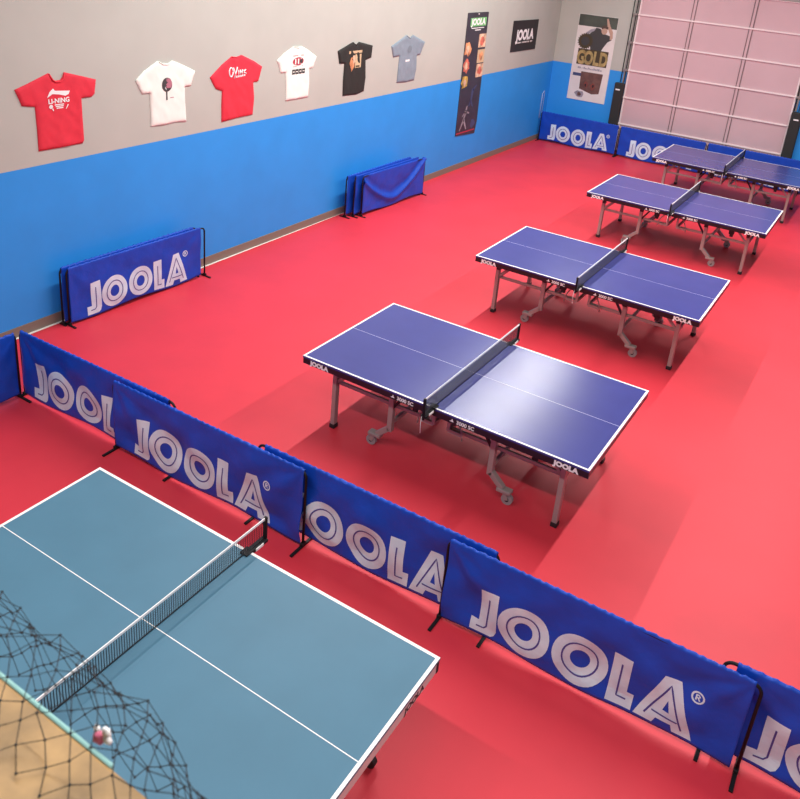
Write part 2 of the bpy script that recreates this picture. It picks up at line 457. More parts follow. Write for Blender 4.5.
# ------------------------------------------------------------------ table tennis tables
TL, TW, TH = 2.74, 1.525, .76
def add_top(mb, x0, x1, top, inner_x0, inner_x1, thinm):
    z0, z1 = TH-.018, TH
    y0, y1 = -TW/2, TW/2; e = .02
    mb.box(((x0+x1)/2, 0, (z0+z1)/2-.0003), (x1-x0, TW, z1-z0), top)
    zl = TH+.0004
    for (a, b, c, d) in ((x0, y0, x1, y0+e), (x0, y1-e, x1, y1)):
        mb.quad([(a, b, zl), (c, b, zl), (c, d, zl), (a, d, zl)], M['line'])
    if inner_x0 is not None:
        a, c = (x0, x0+e) if inner_x0 else (x1-e, x1)
        mb.quad([(a, y0+e, zl), (c, y0+e, zl), (c, y1-e, zl), (a, y1-e, zl)], M['line'])
    w = .0025 if thinm is M['thin_line'] else .0028
    a, c = (x0+e, x1) if inner_x0 else (x0, x1-e)
    mb.quad([(a, -w, zl), (c, -w, zl), (c, w, zl), (a, w, zl)], thinm)

def net_set(root, netmat, posts_z=.1525, over=.1525):
    y = TW/2+over
    mb = MB(); mb.quad([(0, -y, TH+.004), (0, y, TH+.004), (0, y, TH+posts_z-.006), (0, -y, TH+posts_z-.006)], netmat)
    n = mb.build('net', root)
    mb = MB(); mb.box((0, 0, TH+posts_z-.004), (.006, 2*y, .016), M['tape']); mb.build('net_tape', n)
    mb = MB(); mb.tube([(0, -y, TH+.006), (0, y, TH+.006)], .003, M['netcord'], 6); mb.build('bottom_cord', n)
    for s in (-1, 1):
        mb = MB()
        mb.box((0, s*y, TH+.06), (.022, .02, .20), M['blackmetal'], bev=.004)
        mb.box((0, s*(TW/2+.055), TH-.012), (.05, .20, .022), M['blackmetal'], bev=.004)
        mb.box((0, s*(TW/2-.02), TH+.006), (.06, .07, .010), M['blackmetal'], bev=.003)
        mb.box((0, s*(TW/2-.01), TH-.05), (.05, .05, .018), M['blackmetal'], bev=.003)
        mb.cyl((0, s*(TW/2+.02), TH-.10), (0, s*(TW/2+.02), TH-.02), .008, M['steel'], 10)
        mb.box((.027, s*(TW/2+.07), TH-.008), (.006, .07, .018), M['white'])
        po = mb.build('net_post', root)
    mb = MB(); mb.tube([(-.012, -y-.004, TH-.01), (-.016, -y-.006, TH-.08), (-.012, -y-.004, TH-.17)], .003, M['tape'], 6); mb.build('net_cord_end', root)

def make_blue_table():
    root = empty('table_tennis_table', (0, 0, 0))
    for s in (-1, 1):
        mb = MB()
        a, b = (-TL/2, -.004) if s < 0 else (.004, TL/2)
        add_top(mb, a, b, M['table_blue'], s < 0, None, M['thin_line'])
        top = mb.build('tabletop_half', root)
        mb = MB(); e = .012; h = .058; zc = TH-.018-h/2
        mb.box(((a+b)/2, -TW/2+e, zc), (b-a-.004, .018, h), M['apron'], bev=.002)
        mb.box(((a+b)/2, TW/2-e, zc), (b-a-.004, .018, h), M['apron'], bev=.002)
        xe = s*(TL/2-e)
        mb.box((xe, 0, zc), (.018, TW-.045, h), M['apron'], bev=.002)
        mb.box((s*.02, 0, zc), (.018, TW-.045, h), M['apron'], bev=.002)
        for yy in (-.3, 0, .3): mb.box(((a+b)/2, yy, zc+.008), (b-a-.06, .022, .04), M['apron'])
        ap = mb.build('apron', root); ap['label'] = 'black steel apron frame'
        for sy in (-1, 1):     # printing on both long sides
            yy = sy*(TW/2-e+.0095)
            xd = (1, 0, 0) if sy < 0 else (-1, 0, 0)
            left_is_end = (s*-sy) < 0
            # end lettering
            def put(txt, xc, size, bold, sx=1):
                mb = MB(); add_text(mb, txt, size, frame((xc, yy, zc-size*.36), xd, (0, 0, 1)), M['white'], bold, sx, 'CENTER')
                mb.build('brand_lettering' if txt == 'JOOLA' else 'model_lettering', ap)['label'] = 'white %s printing' % txt
            put('JOOLA', s*1.185, .058, .0040, 1.10)
            xm = s*.29
            put('3000 SC', xm+.02*(1 if sy < 0 else -1), .048, .0014, 1.0)
            d = 1 if sy < 0 else -1; mb = MB()
            xc = xm-.105*d
            for q in ([(-.018, -.012), (.018, -.012), (.018, -.004), (-.018, -.004)], [(-.006, -.004), (.012, -.004), (.004, .018), (.002, .018)]):
                mb.quad([(xc+d*p[0], yy+sy*.0006, zc+p[1]) for p in q][:4] if len(q) == 4 else [(xc+d*p[0], yy+sy*.0006, zc+p[1]) for p in q], M['white'])
            mb.build('model_mark', ap)
        # end legs and wheel legs
        for sy in (-1, 1):
            y = sy*.56
            mb = MB()
            mb.box((s*1.125, y, .35), (.045, .06, .62), M['frame'], bev=.006)
            mb.box((s*1.118, y, .635), (.05, .066, .10), M['apron'], bev=.004)
            lg = mb.build('leg', root)
            mb = MB(); mb.box((s*1.125, y, .022), (.056, .07, .044), M['black'], bev=.006); mb.build('leg_foot', lg)
            mb = MB(); mb.bar((s*1.115, y, .49), (s*.95, y, .66), .024, .026, M['frame']); mb.build('leg_brace', root)
            mb = MB()
            mb.box((s*.505, y, .45), (.05, .055, .46), M['frame'], bev=.006)
            mb.box((s*.50, y, .64), (.056, .06, .09), M['apron'], bev=.004)
            mb.bar((s*.508, y, .25), (s*.635, y, .135), .055, .05, M['frame'], bev=.006)
            mb.box((s*.655, y, .125), (.13, .075, .035), M['frame'], bev=.008)
            mb.bar((s*.49, y, .47), (s*.36, y, .66), .022, .024, M['apron'])
            wl = mb.build('wheel_leg', root)
            mb = MB()
            xw = s*.69
            mb.cyl((xw, y-.017, .052), (xw, y+.017, .052), .05, M['caster'], 24)
            mb.cyl((xw, y-.021, .052), (xw, y+.021, .052), .02, M['apron'], 14)
            for q in (-1, 1): mb.bar((xw, y+q*.025, .05), (xw-s*.025, y+q*.025, .115), .005, .034, M['frame'])
            mb.build('caster_wheel', wl)
        mb = MB()
        for sy in (-1, 1): mb.bar((s*1.12, sy*.53, .478), (s*.09, sy*.53, .478), .024, .036, M['frame'], bev=.004)
        mb.bar((s*1.125, -.55, .478), (s*1.125, .55, .478), .03, .036, M['frame'], bev=.004)
        mb.bar((s*.505, -.55, .30), (s*.505, .55, .30), .03, .036, M['frame'], bev=.004)
        mb.build('side_rail', root)
        # latch boxes under the rim
        for xx, yl in (((-.25, -.60), (-.88, .60)) if s < 0 else ((.88, -.60), (.25, .60))):
            mb = MB(); mb.box((xx, yl, .64), (.075, .06, .105), M['black'], bev=.012)
            mb.box((xx+.005, yl, .575), (.05, .03, .05), M['black'], bev=.006); mb.build('latch', root)
    # folding mechanism at the middle
    for sy in (-1, 1):
        mb = MB(); y = sy*.57
        mb.box((-.075, y, .58), (.03, .02, .22), M['frame'], bev=.003)
        mb.box((.075, y, .58), (.03, .02, .22), M['frame'], bev=.003)
        for s in (-1, 1):
            mb.tube([(s*(.02+.20*math.sin(t)), y+sy*.02, .68-.24*(1-math.cos(t))) for t in [PI/2*k/8 for k in range(9)]], .008, M['frame'], 8)
            mb.bar((s*.075, y, .478), (s*.20, y, .478), .024, .034, M['frame'])
        mb.build('folding_bracket', root)
    mb = MB()
    mb.bar((-.075, -.56, .478), (-.075, .56, .478), .03, .034, M['frame'], bev=.004)
    mb.bar((.075, -.56, .478), (.075, .56, .478), .03, .034, M['frame'], bev=.004)
    mb.bar((-.09, 0, .478), (.09, 0, .478), .03, .03, M['frame']); mb.build('cross_bar', root)
    net_set(root, M['net'])
    return root

t0 = make_blue_table()
spots = [(0, 0, 0, 'blue table tennis table nearest the near banner row, with the bright glare beside its net'),
         (-.002, 3.412, .001, 'blue table tennis table second from the near banner row, front of the middle two'),
         (.017, 7.268, 0, 'blue table tennis table third from the near banner row, second from the pink door'),
         (.092, 10.635, .001, 'farthest blue table tennis table, close to the far banners and pink door')]
for i, (x, y, r, lab) in enumerate(spots):
    o = t0 if i == 0 else copy_tree(t0)
    o.location = (x, y, 0); o.rotation_euler = (0, 0, r)
    tag(o, lab, 'table', 'blue tables standing in a line')

# grey-blue table in the foreground
ft = empty('table_tennis_table', (-.045, -3.718, 0), .0077, label='grey-blue table tennis table in the foreground with open mesh net and pale rim', cat='table')
for s in (-1, 1):
    mb = MB(); a, b = (-TL/2, -.002) if s < 0 else (.002, TL/2)
    add_top(mb, a, b, M['table_teal'], s < 0, None, M['line'])
    mb.build('tabletop_half', ft)
    mb = MB(); e = .022; h = .05; zc = TH-.022-h/2
    for sy in (-1, 1): mb.box(((a+b)/2, sy*(TW/2-e), zc), (b-a-.06, .016, h), M['pale_apron'], bev=.002)
    mb.box((s*(TL/2-.010), 0, zc-.008), (.016, TW-.06, h+.016), M['pale_apron'], bev=.002)
    ap = mb.build('apron', ft); ap['label'] = 'pale grey rim panels'
    mb = MB(); sgn = s
    add_text(mb, 'JOOLA', .056, frame((s*(TL/2-.0015), s*.50, zc-.03), (0, s*1, 0), (0, 0, 1)), M['black'], .002, 1.15, 'CENTER')
    mb.build('apron_lettering', ap)['label'] = 'black JOOLA printing'
    for sy in (-1, 1):
        mb = MB(); mb.box((s*(TL/2-.009), sy*(TW/2-.018), TH-.056), (.02, .025, .075), M['black'], bev=.004); mb.build('corner_bumper', ft)
        mb = MB(); mb.bar((s*1.12, sy*.52, .03), (s*1.06, sy*.52, .70), .05, .04, M['blackmetal'], bev=.005)
        lg = mb.build('leg', ft)
        mb = MB(); mb.cyl((s*1.13, sy*.52-.018, .04), (s*1.13, sy*.52+.018, .04), .04, M['black'], 20); mb.build('caster_wheel', lg)
        mb = MB(); mb.bar((s*1.06, sy*.52, .45), (s*.55, sy*.52, .70), .024, .024, M['blackmetal']); mb.build('leg_brace', ft)
    mb = MB(); mb.bar((s*1.08, -.52, .40), (s*1.08, .52, .40), .03, .03, M['blackmetal'])
    mb.box((s*1.0, 0, .66), (.05, 1.1, .05), M['blackmetal']); mb.build('cross_bar', ft)
    mb = MB(); mb.box((s*1.28, -.12, .62), (.10, .06, .10), M['black'], bev=.01)
    mb.cyl((s*1.30, -.17, .58), (s*1.30, -.07, .58), .028, M['black'], 16); mb.build('latch', ft)
mb = MB()
for sy in (-1, 1): mb.bar((-.5, sy*.5, .10), (.5, sy*.5, .10), .04, .04, M['blackmetal']); mb.bar((0, sy*.5, .1), (0, sy*.5, .68), .05, .04, M['blackmetal'])
mb.box((0, 0, .1), (.04, 1.0, .04), M['blackmetal']); mb.build('undercarriage', ft)
for sx in (-1, 1):
    for sy in (-1, 1):
        mb = MB(); mb.cyl((sx*.48, sy*.5-.02, .045), (sx*.48, sy*.5+.02, .045), .045, M['black'], 20); mb.build('caster_wheel', ft)
net_set(ft, M['opennet'])

# ------------------------------------------------------------------ shirts pinned to the left wall
def wall_shirt(outline, material, label, seed, prints):
    """outline in (y, z) on the left wall; prints = list of builder callables"""
    off = Vector((seed*5.1, seed*2.3, seed))
    segs = list(zip(outline, outline[1:]+outline[:1]))
    def dist(y, z):
        b = 9
        for (ay, az), (by, bz) in segs:
            dy, dz = by-ay, bz-az; l2 = dy*dy+dz*dz
            t = max(0, min(1, ((y-ay)*dy+(z-az)*dz)/l2)) if l2 else 0
            b = min(b, math.hypot(y-ay-t*dy, z-az-t*dz))
        return b
    def surf(y, z, lift=0):
        d = dist(y, z); s = min(1, d/.022); s = s*(2-s)
        w = .007*noise.noise(Vector((y*7, z*2.2, 0))+off)+.006*noise.noise(Vector((y*13+z*6, z*7, 3))+off)
        return Vector((XW+.007+.012*s+w*s+lift, y, z))
    mb = MB(); bm = mb.bm; i = mb.mi(material)
    vs = [bm.verts.new((0, a, b)) for a, b in outline]
    es = [bm.edges.new((a, b)) for a, b in zip(vs, vs[1:]+vs[:1])]
    bmesh.ops.triangle_fill(bm, edges=es, use_beauty=True)
    y0, y1 = min(p[0] for p in outline), max(p[0] for p in outline); z0, z1 = min(p[1] for p in outline), max(p[1] for p in outline)
    k = y0+.028
    while k < y1:
        bmesh.ops.bisect_plane(bm, geom=bm.verts[:]+bm.edges[:]+bm.faces[:], plane_co=(0, k, 0), plane_no=(0, 1, 0)); k += .028
    k = z0+.028
    while k < z1:
        bmesh.ops.bisect_plane(bm, geom=bm.verts[:]+bm.edges[:]+bm.faces[:], plane_co=(0, 0, k), plane_no=(0, 0, 1)); k += .028
    bedges = [e for e in bm.edges if len(e.link_faces) == 1]
    for v in bm.verts: v.co = surf(v.co.y, v.co.z)
    ext = bmesh.ops.extrude_edge_only(bm, edges=bedges)
    for g in ext['geom']:
        if isinstance(g, bmesh.types.BMVert): g.co.x = XW+.0005
    for f in bm.faces: f.material_index = i; f.smooth = True
    root = mb.build('t_shirt'); tag(root, label, 'shirt', 'shirts pinned to the left wall')
    for name, fn in prints:
        p = MB(); fn(p, surf); p.build(name, root, recalc=False)
    return root
def decal(p, surf, pts, m, lift=.003):
    bm = p.bm; i = p.mi(m)
    vs = [bm.verts.new((0, a, b)) for a, b in pts]; n0 = set(bm.faces)
    es = [bm.edges.new((a, b)) for a, b in zip(vs, vs[1:]+vs[:1])]
    r = bmesh.ops.triangle_fill(bm, edges=es, use_beauty=True)
    for f in [g for g in r['geom'] if isinstance(g, bmesh.types.BMFace)]: f.material_index = i
    for v in vs: v.co = surf(v.co.y, v.co.z, lift)
def dtext(p, surf, s, y, z, size, m, bold=.001, sx=1, rot=0, lift=.003):
    me = text_mesh(s, size, bold, 0, sx, 'CENTER'); i = p.mi(m)
    n0 = len(p.bm.faces); v0 = len(p.bm.verts); p.bm.from_mesh(me)
    p.bm.verts.ensure_lookup_table(); p.bm.faces.ensure_lookup_table()
    for v in p.bm.verts[v0:]:
        a, b = v.co.x, v.co.y; c, sn = math.cos(rot), math.sin(rot)
        v.co = surf(y+a*c-b*sn, z+a*sn+b*c, lift)
    for f in p.bm.faces[n0:]: f.material_index = i
    bpy.data.meshes.remove(me)
def rect(y0, z0, y1, z1): return [(y0, z0), (y1, z0), (y1, z1), (y0, z1)]

S1 = [(-1.141,2.642),(-0.992,2.688),(-0.749,2.771),(-0.724,2.725),(-0.675,2.688),(-0.615,2.689),(-0.585,2.72),(-0.564,2.765),(-0.306,2.692),(-0.172,2.653),(-0.198,2.501),(-0.240,2.472),(-0.369,2.473),(-0.369,2.345),(-0.365,2.016),(-0.386,1.985),(-0.671,1.983),(-0.926,1.986),(-0.924,2.209),(-0.929,2.448),(-1.075,2.473),(-1.108,2.564)]
S2 = [(0.369,2.588),(0.497,2.683),(0.700,2.780),(0.768,2.746),(0.860,2.738),(0.923,2.768),(1.097,2.702),(1.292,2.613),(1.216,2.439),(1.117,2.443),(1.122,2.278),(1.138,2.011),(0.970,2.028),(0.794,2.022),(0.577,2.029),(0.576,2.225),(0.568,2.424),(0.457,2.425),(0.416,2.498)]
S3 = [(1.547,2.510),(1.750,2.648),(1.930,2.740),(2.023,2.727),(2.116,2.748),(2.359,2.650),(2.521,2.565),(2.447,2.372),(2.347,2.375),(2.373,2.172),(2.349,1.938),(2.065,1.936),(1.755,1.918),(1.753,2.140),(1.761,2.319),(1.653,2.356),(1.600,2.424)]
S4 = [(2.826,2.620),(2.970,2.704),(3.172,2.786),(3.272,2.770),(3.361,2.778),(3.502,2.716),(3.708,2.609),(3.637,2.457),(3.543,2.451),(3.558,2.241),(3.549,2.038),(3.249,2.037),(3.037,2.040),(3.037,2.237),(3.016,2.441),(2.908,2.444),(2.872,2.542)]
S5 = [(4.226,2.651),(4.599,2.760),(4.696,2.712),(4.765,2.756),(5.155,2.677),(5.140,2.491),(4.981,2.461),(5.014,2.188),(4.990,1.971),(4.782,1.939),(4.417,1.958),(4.404,2.203),(4.414,2.452),(4.282,2.463)]
S6 = [(5.716,2.627),(6.154,2.780),(6.274,2.728),(6.377,2.775),(6.794,2.636),(6.669,2.425),(6.553,2.422),(6.572,2.184),(6.535,1.997),(6.263,1.988),(5.972,2.005),(5.980,2.235),(5.990,2.451),(5.798,2.443)]
def collar(pts, m):
    def fn(p, surf):
        p.tube([surf(a, b, .004) for a, b in pts], .008, m, 6)
    return fn
def p1(p, s):
    decal(p, s, [(-.795,2.525),(-.765,2.582),(-.718,2.616),(-.700,2.590),(-.518,2.572),(-.535,2.540),(-.575,2.526),(-.657,2.548),(-.730,2.559)], M['white'])
    dtext(p, s, 'LI-NING', -.656, 2.462, .068, M['white'], .0022, 1.05, .0)
    for k in range(3): decal(p, s, rect(-.71+.01*k, 2.438-.018*k, -.60-.005*k, 2.449-.018*k), M['white'])
    decal(p, s, [(-.755+.022*math.cos(t), 2.43+.022*math.sin(t)) for t in [2*PI*k/12 for k in range(12)]], M['white'])
    decal(p, s, [(-.745,2.41),(-.730,2.41),(-.722,2.385),(-.732,2.382)], M['white'])
    decal(p, s, [(-.58,2.39),(-.572,2.39),(-.545,2.43),(-.556,2.438)], M['white'])
def p2(p, s):
    decal(p, s, [(.822+.076*math.cos(t), 2.497+.083*math.sin(t)) for t in [2*PI*k/24 for k in range(24)]], M['charcoal'])
    decal(p, s, [(.832+.062*math.cos(t), 2.505+.066*math.sin(t)) for t in [2*PI*k/20 for k in range(20)]], M['mauve'], .004)
    decal(p, s, [(.795+.018*math.cos(t), 2.535+.020*math.sin(t)) for t in [2*PI*k/14 for k in range(14)]], M['charcoal'], .005)
    decal(p, s, [(.812+.020*math.cos(t), 2.47+.028*math.sin(t)) for t in [2*PI*k/14 for k in range(14)]], M['white'], .006)
    decal(p, s, rect(.806, 2.318, .828, 2.42), M['charcoal'])
    decal(p, s, rect(.868, 2.335, .925, 2.343), M['mauve'])
def p3(p, s):   # white script across the back
    m = M['white']
    p.tube([s(1.905+.034*math.cos(t), 2.545+.058*math.sin(t), .003) for t in [2*PI*k/16 for k in range(17)]], .009, m, 6)
    for k, (a, b) in enumerate([((1.95,2.60),(1.985,2.50)),((2.02,2.605),(1.965,2.46)),((2.04,2.565),(2.045,2.50)),((2.075,2.565),(2.075,2.505)),((2.075,2.56),(2.11,2.51)),((2.115,2.565),(2.11,2.505)),((2.145,2.56),(2.15,2.505)),((2.145,2.535),(2.185,2.56)),((2.145,2.53),(2.195,2.505))]):
        p.tube([s(*a, .003), s((a[0]+b[0])/2+.004, (a[1]+b[1])/2, .003), s(*b, .003)], .008, m, 6)
    for k in range(5): decal(p, s, rect(2.0+.038*k, 2.468+.002*k, 2.027+.038*k, 2.492+.002*k), m)
def p4(p, s):
    decal(p, s, [(3.273+.12*math.cos(t), 2.578+.056*math.sin(t)) for t in [2*PI*k/24 for k in range(24)]], M['dkred'])
    for k in (-1, 0, 1): decal(p, s, rect(3.258+.06*k, 2.54, 3.283+.06*k, 2.615), M['shirt_white'], .0045)
    decal(p, s, [(3.335+.035*math.cos(t), 2.578+.030*math.sin(t)) for t in [2*PI*k/14 for k in range(14)]], M['charcoal'], .006)
    decal(p, s, rect(3.15, 2.655, 3.39, 2.662), M['dkred']); decal(p, s, rect(3.16, 2.505, 3.38, 2.511), M['dkred'])
    for k in range(4): decal(p, s, rect(3.142+.073*k, 2.402, 3.207+.073*k, 2.47), M['charcoal'])
    for k in range(4): decal(p, s, rect(3.155+.073*k, 2.43, 3.195+.073*k, 2.442), M['shirt_white'], .0045)
def p5(p, s):
    decal(p, s, rect(4.507, 2.589, 4.85, 2.630), M['beige'])
    decal(p, s, rect(4.68, 2.365, 4.838, 2.572), M['beige'])
    decal(p, s, rect(4.70, 2.375, 4.80, 2.40), M['golddk'], .0045)
    decal(p, s, [(4.517,2.45),(4.56,2.53),(4.625,2.54),(4.66,2.46),(4.655,2.39),(4.59,2.31),(4.56,2.38)], M['photo_orange'], .004)
    decal(p, s, [(4.60,2.56),(4.68,2.56),(4.70,2.47),(4.62,2.43)], M['photo_tan'], .0048)
def p6(p, s):
    decal(p, s, rect(6.17, 2.342, 6.308, 2.374), M['white'])
    decal(p, s, [(6.283+.07*math.cos(t), 2.545+.06*math.sin(t)) for t in [2*PI*k/16 for k in range(16)]], mat('faded_print', (.17, .21, .25), .85))
wall_shirt(S1, M['shirt_red'], 'red t-shirt with white LI-NING print, leftmost on the grey wall', 1, [('print', p1), ('collar', collar([(-.749,2.765),(-.715,2.70),(-.675,2.675),(-.615,2.676),(-.578,2.71),(-.564,2.76)], M['shirt_red']))])
wall_shirt(S2, M['shirt_white'], 'white t-shirt with a single dark and pink paddle print', 2, [('print', p2), ('collar', collar([(.71,2.772),(.768,2.738),(.86,2.73),(.915,2.762)], M['shirt_white']))])
wall_shirt(S3, M['shirt_red'], 'red t-shirt with white script across its back, between the two white shirts', 3, [('print', p3), ('collar', collar([(1.93,2.735),(2.023,2.722),(2.11,2.742)], M['shirt_red']))])
wall_shirt(S4, M['shirt_white'], 'white t-shirt with dark red oval logo above a row of black squares', 4, [('print', p4), ('collar', collar([(3.172,2.78),(3.272,2.764),(3.355,2.773)], M['shirt_white']))])
wall_shirt(S5, M['shirt_black'], 'black t-shirt with beige and orange print on the grey wall', 5, [('print', p5), ('collar', collar([(4.605,2.755),(4.696,2.705),(4.76,2.75)], M['shirt_black']))])
wall_shirt(S6, M['shirt_grey'], 'slate blue t-shirt with small white tag, rightmost shirt on the wall', 6, [('print', p6), ('collar', collar([(6.16,2.775),(6.274,2.722),(6.372,2.77)], M['shirt_grey']))])

# ------------------------------------------------------------------ posters
def left_surf(y, z, lift=0): return Vector((XW+.012+lift, y, z))
def flat_poly_slab(pts, m, name):
    mb = MB(); bm = mb.bm; i = mb.mi(m)
    f = bm.faces.new([bm.verts.new(Vector((XW+.012, a, b))) for a, b in pts])
    r = bmesh.ops.extrude_face_region(bm, geom=[f])
    for g in r['geom']:
        if isinstance(g, bmesh.types.BMVert): g.co.x = XW+.001
    return mb.build(name)
tp = flat_poly_slab([(8.309,3.075),(9.169,3.071),(9.203,.91),(9.149,.661),(8.324,.715)], M['poster_dark'], 'hanging_poster')
tag(tp, 'tall narrow dark JOOLA poster with small action photos on the left wall', 'poster')
p = MB(); decal(p, left_surf, rect(8.44, 2.815, 9.10, 2.975), M['green'], .001)
dtext(p, left_surf, 'JOOLA', 8.77, 2.845, .16, M['white'], .008, 1.15, 0, .002)
decal(p, left_surf, rect(8.50, 2.775, 9.03, 2.79), M['white'], .001); decal(p, left_surf, rect(8.66, 2.735, 8.90, 2.752), M['white'], .001)
p.build('poster_title', tp, recalc=False)
def blob(p, y0, z0, y1, z1, m, seed, n=14, lift=.001, surf=left_surf):
    r = random.Random(seed); cy, cz, ry, rz = (y0+y1)/2, (z0+z1)/2, (y1-y0)/2, (z1-z0)/2
    decal(p, surf, [(cy+ry*math.cos(t)*r.uniform(.65, 1.15), cz+rz*math.sin(t)*r.uniform(.65, 1.15)) for t in [2*PI*k/n for k in range(n)]], m, lift)
for k, (y, z, m, m2) in enumerate([(8.87, 2.40, 'photo_tan', 'photo_red'), (8.88, 2.10, 'beige', 'photo_orange'), (8.89, 1.82, 'photo_tan', 'photo_red')]):
    p = MB(); decal(p, left_surf, rect(y, z, y+.30, z+.26), M[m], .001); blob(p, y+.06, z+.03, y+.25, z+.22, M[m2], k, lift=.0018); p.build('action_photo', tp, recalc=False)
for k, (y, z, m, m2) in enumerate([(8.29, 2.26, 'photo_orange', 'photo_tan'), (8.30, 1.94, 'photo_red', 'photo_tan'), (8.31, 1.62, 'photo_yellow', 'photo_tan')]):
    p = MB(); blob(p, y, z, y+.32, z+.28, M[m], 30+k); blob(p, y+.08, z+.06, y+.22, z+.22, M[m2], 50+k, lift=.0018); p.build('action_photo', tp, recalc=False)
p = MB()
def limb(a, b, w, m): # tapered strip on the poster
    dy, dz = b[0]-a[0], b[1]-a[1]; l = math.hypot(dy, dz); ny, nz = -dz/l*w, dy/l*w
    decal(p, left_surf, [(a[0]+ny, a[1]+nz), (a[0]-ny, a[1]-nz), (b[0]-ny*.5, b[1]-nz*.5), (b[0]+ny*.5, b[1]+nz*.5)], m, .0012)
for a, b, w in [((8.66,1.18),(8.60,1.02),.05),((8.60,1.02),(8.46,.80),.035),((8.60,1.02),(8.74,.80),.035),((8.66,1.16),(8.80,1.12),.025),((8.64,1.16),(8.52,1.08),.022),((8.66,1.20),(8.69,1.28),.035)]: limb(a, b, w, M['photo_grey'])
for a, b, w in [((8.86,1.60),(8.82,1.36),.05),((8.86,1.58),(9.0,1.66),.028),((8.82,1.36),(8.92,1.24),.032),((8.82,1.36),(8.75,1.26),.03)]: limb(a, b, w, M['navy'])
blob(p, 8.88, .78, 9.12, .98, M['navy'], 77); decal(p, left_surf, rect(8.34, .74, 9.12, .765), M['dkred'], .001)
p.build('player_silhouettes', tp, recalc=False)
mb = MB(); mb.ball((XW+.014, 8.74, 3.045), .016, M['paper'], 1); mb.build('pin', tp)

bp = flat_poly_slab([(10.40,2.848),(11.705,2.834),(11.712,2.190),(10.412,2.204)], M['poster_black'], 'wall_sign')
tag(bp, 'small black JOOLA banner on the grey left wall near the corner', 'banner')
p = MB(); dtext(p, left_surf, 'JOOLA', 11.06, 2.44, .29, M['white'], .016, .98, 0, .002)
x = 10.68
r = random.Random(3)
while x < 11.46:
    w = r.uniform(.03, .07); decal(p, left_surf, rect(x, 2.365, x+w, 2.395), M['poster_white'], .001); x += w+(.018 if r.random() < .75 else .05)
p.build('lettering', bp, recalc=False)

def back_surf(x, z, lift=0): return Vector((x, YB-.012-lift, z))
mb = MB(); mb.box((-3.842, YB-.0065, 2.006), (.925, .011, 1.945), M['poster_white'])
gp = mb.build('hanging_poster'); tag(gp, 'tall white GOLD poster with a player and box left of the door', 'poster')
def bdecal(p, pts, m, lift=.001): decal(p, back_surf, pts, m, lift)
p = MB()
bdecal(p, rect(-4.295, 2.72, -3.385, 2.972), M['dkgreen'])
p.build('photo_background', gp, recalc=False)
p = MB()
bdecal(p, [(-4.06,2.50),(-3.95,2.60),(-3.86,2.71),(-3.76,2.70),(-3.66,2.60),(-3.50,2.56),(-3.46,2.48),(-3.55,2.42),(-3.62,2.30),(-3.68,2.18),(-3.92,2.20),(-3.96,2.40)], M['charcoal'], .002)
bdecal(p, [(-4.10,2.56),(-3.98,2.66),(-3.86,2.70),(-3.90,2.63),(-4.0,2.57),(-4.07,2.50)], M['photo_grey'], .0025)
bdecal(p, [(-3.66+.07*math.cos(t), 2.665+.085*math.sin(t)) for t in [2*PI*k/16 for k in range(16)]], M['skin'], .003)
bdecal(p, [(-3.74,2.69),(-3.72,2.77),(-3.65,2.79),(-3.58,2.75),(-3.58,2.70),(-3.66,2.72)], M['hair'], .004)
bdecal(p, [(-3.645,2.93),(-3.61,2.94),(-3.54,2.78),(-3.46,2.66),(-3.44,2.52),(-3.50,2.47),(-3.52,2.60),(-3.60,2.74)], M['skin'], .0035)
p.build('player_photo', gp, recalc=False)
p = MB()
bdecal(p, [(-4.07+(.155 if k % 2 else .19)*math.cos(2*PI*k/40), 2.385+(.155 if k % 2 else .19)*math.sin(2*PI*k/40)) for k in range(40)], M['golddk'], .004)
bdecal(p, [(-4.07+.10*math.cos(2*PI*k/20), 2.385+.10*math.sin(2*PI*k/20)) for k in range(20)], M['charcoal'], .005)
p.build('gear_wheel_print', gp, recalc=False)
p = MB()
bdecal(p, rect(-4.205, 1.855, -3.475, 2.212), M['golddk'], .0045)
me_w = .172
for k, ch in enumerate('GOLD'):
    dtext(p, back_surf, ch, -4.112+.181*k, 1.885, .41, M['gold'], .020, .66, 0, .006)
p.build('gold_lettering', gp, recalc=False)
p = MB(); x = -4.15; r = random.Random(5)
while x < -3.56:
    w = r.uniform(.012, .035); bdecal(p, rect(x, 1.755, x+w, 1.755+r.uniform(.025, .05)), M['photo_grey'], .001); x += w+(.010 if r.random() < .8 else .03)
p.build('fine_print', gp, recalc=False)
p = MB()
bdecal(p, rect(-4.245, 1.585, -3.99, 1.655), M['navy'])
bdecal(p, [(-4.05,1.70),(-3.52,1.70),(-3.55,1.24),(-3.72,1.21),(-4.04,1.30)], M['brown'], .0015)
blob(p, -3.95, 1.34, -3.83, 1.50, M['rust'], 8, lift=.003, surf=back_surf); blob(p, -3.78, 1.30, -3.66, 1.48, M['rust'], 9, lift=.003, surf=back_surf)
blob(p, -3.92, 1.36, -3.87, 1.44, M['black'], 18, lift=.004, surf=back_surf); blob(p, -3.74, 1.36, -3.69, 1.44, M['black'], 19, lift=.004, surf=back_surf)
blob(p, -4.13, 1.10, -3.90, 1.26, M['photo_grey'], 10, lift=.003, surf=back_surf); blob(p, -4.08, 1.12, -3.96, 1.22, M['brown'], 12, lift=.004, surf=back_surf)
p.build('product_photo', gp, recalc=False)

# pale wire loop on the left wall in the far corner
mb = MB(); y0 = 12.55
mb.tube([(XW+.012, y0, .5), (XW+.012, y0, 1.10), (XW+.03, y0+.05, 1.16), (XW+.012, y0+.12, 1.10), (XW+.012, y0+.12, .5)], .008, M['clearwire'], 6)
w = mb.build('wire_loop'); tag(w, 'thin pale wire loop on the blue wall in the far left corner', 'wire')

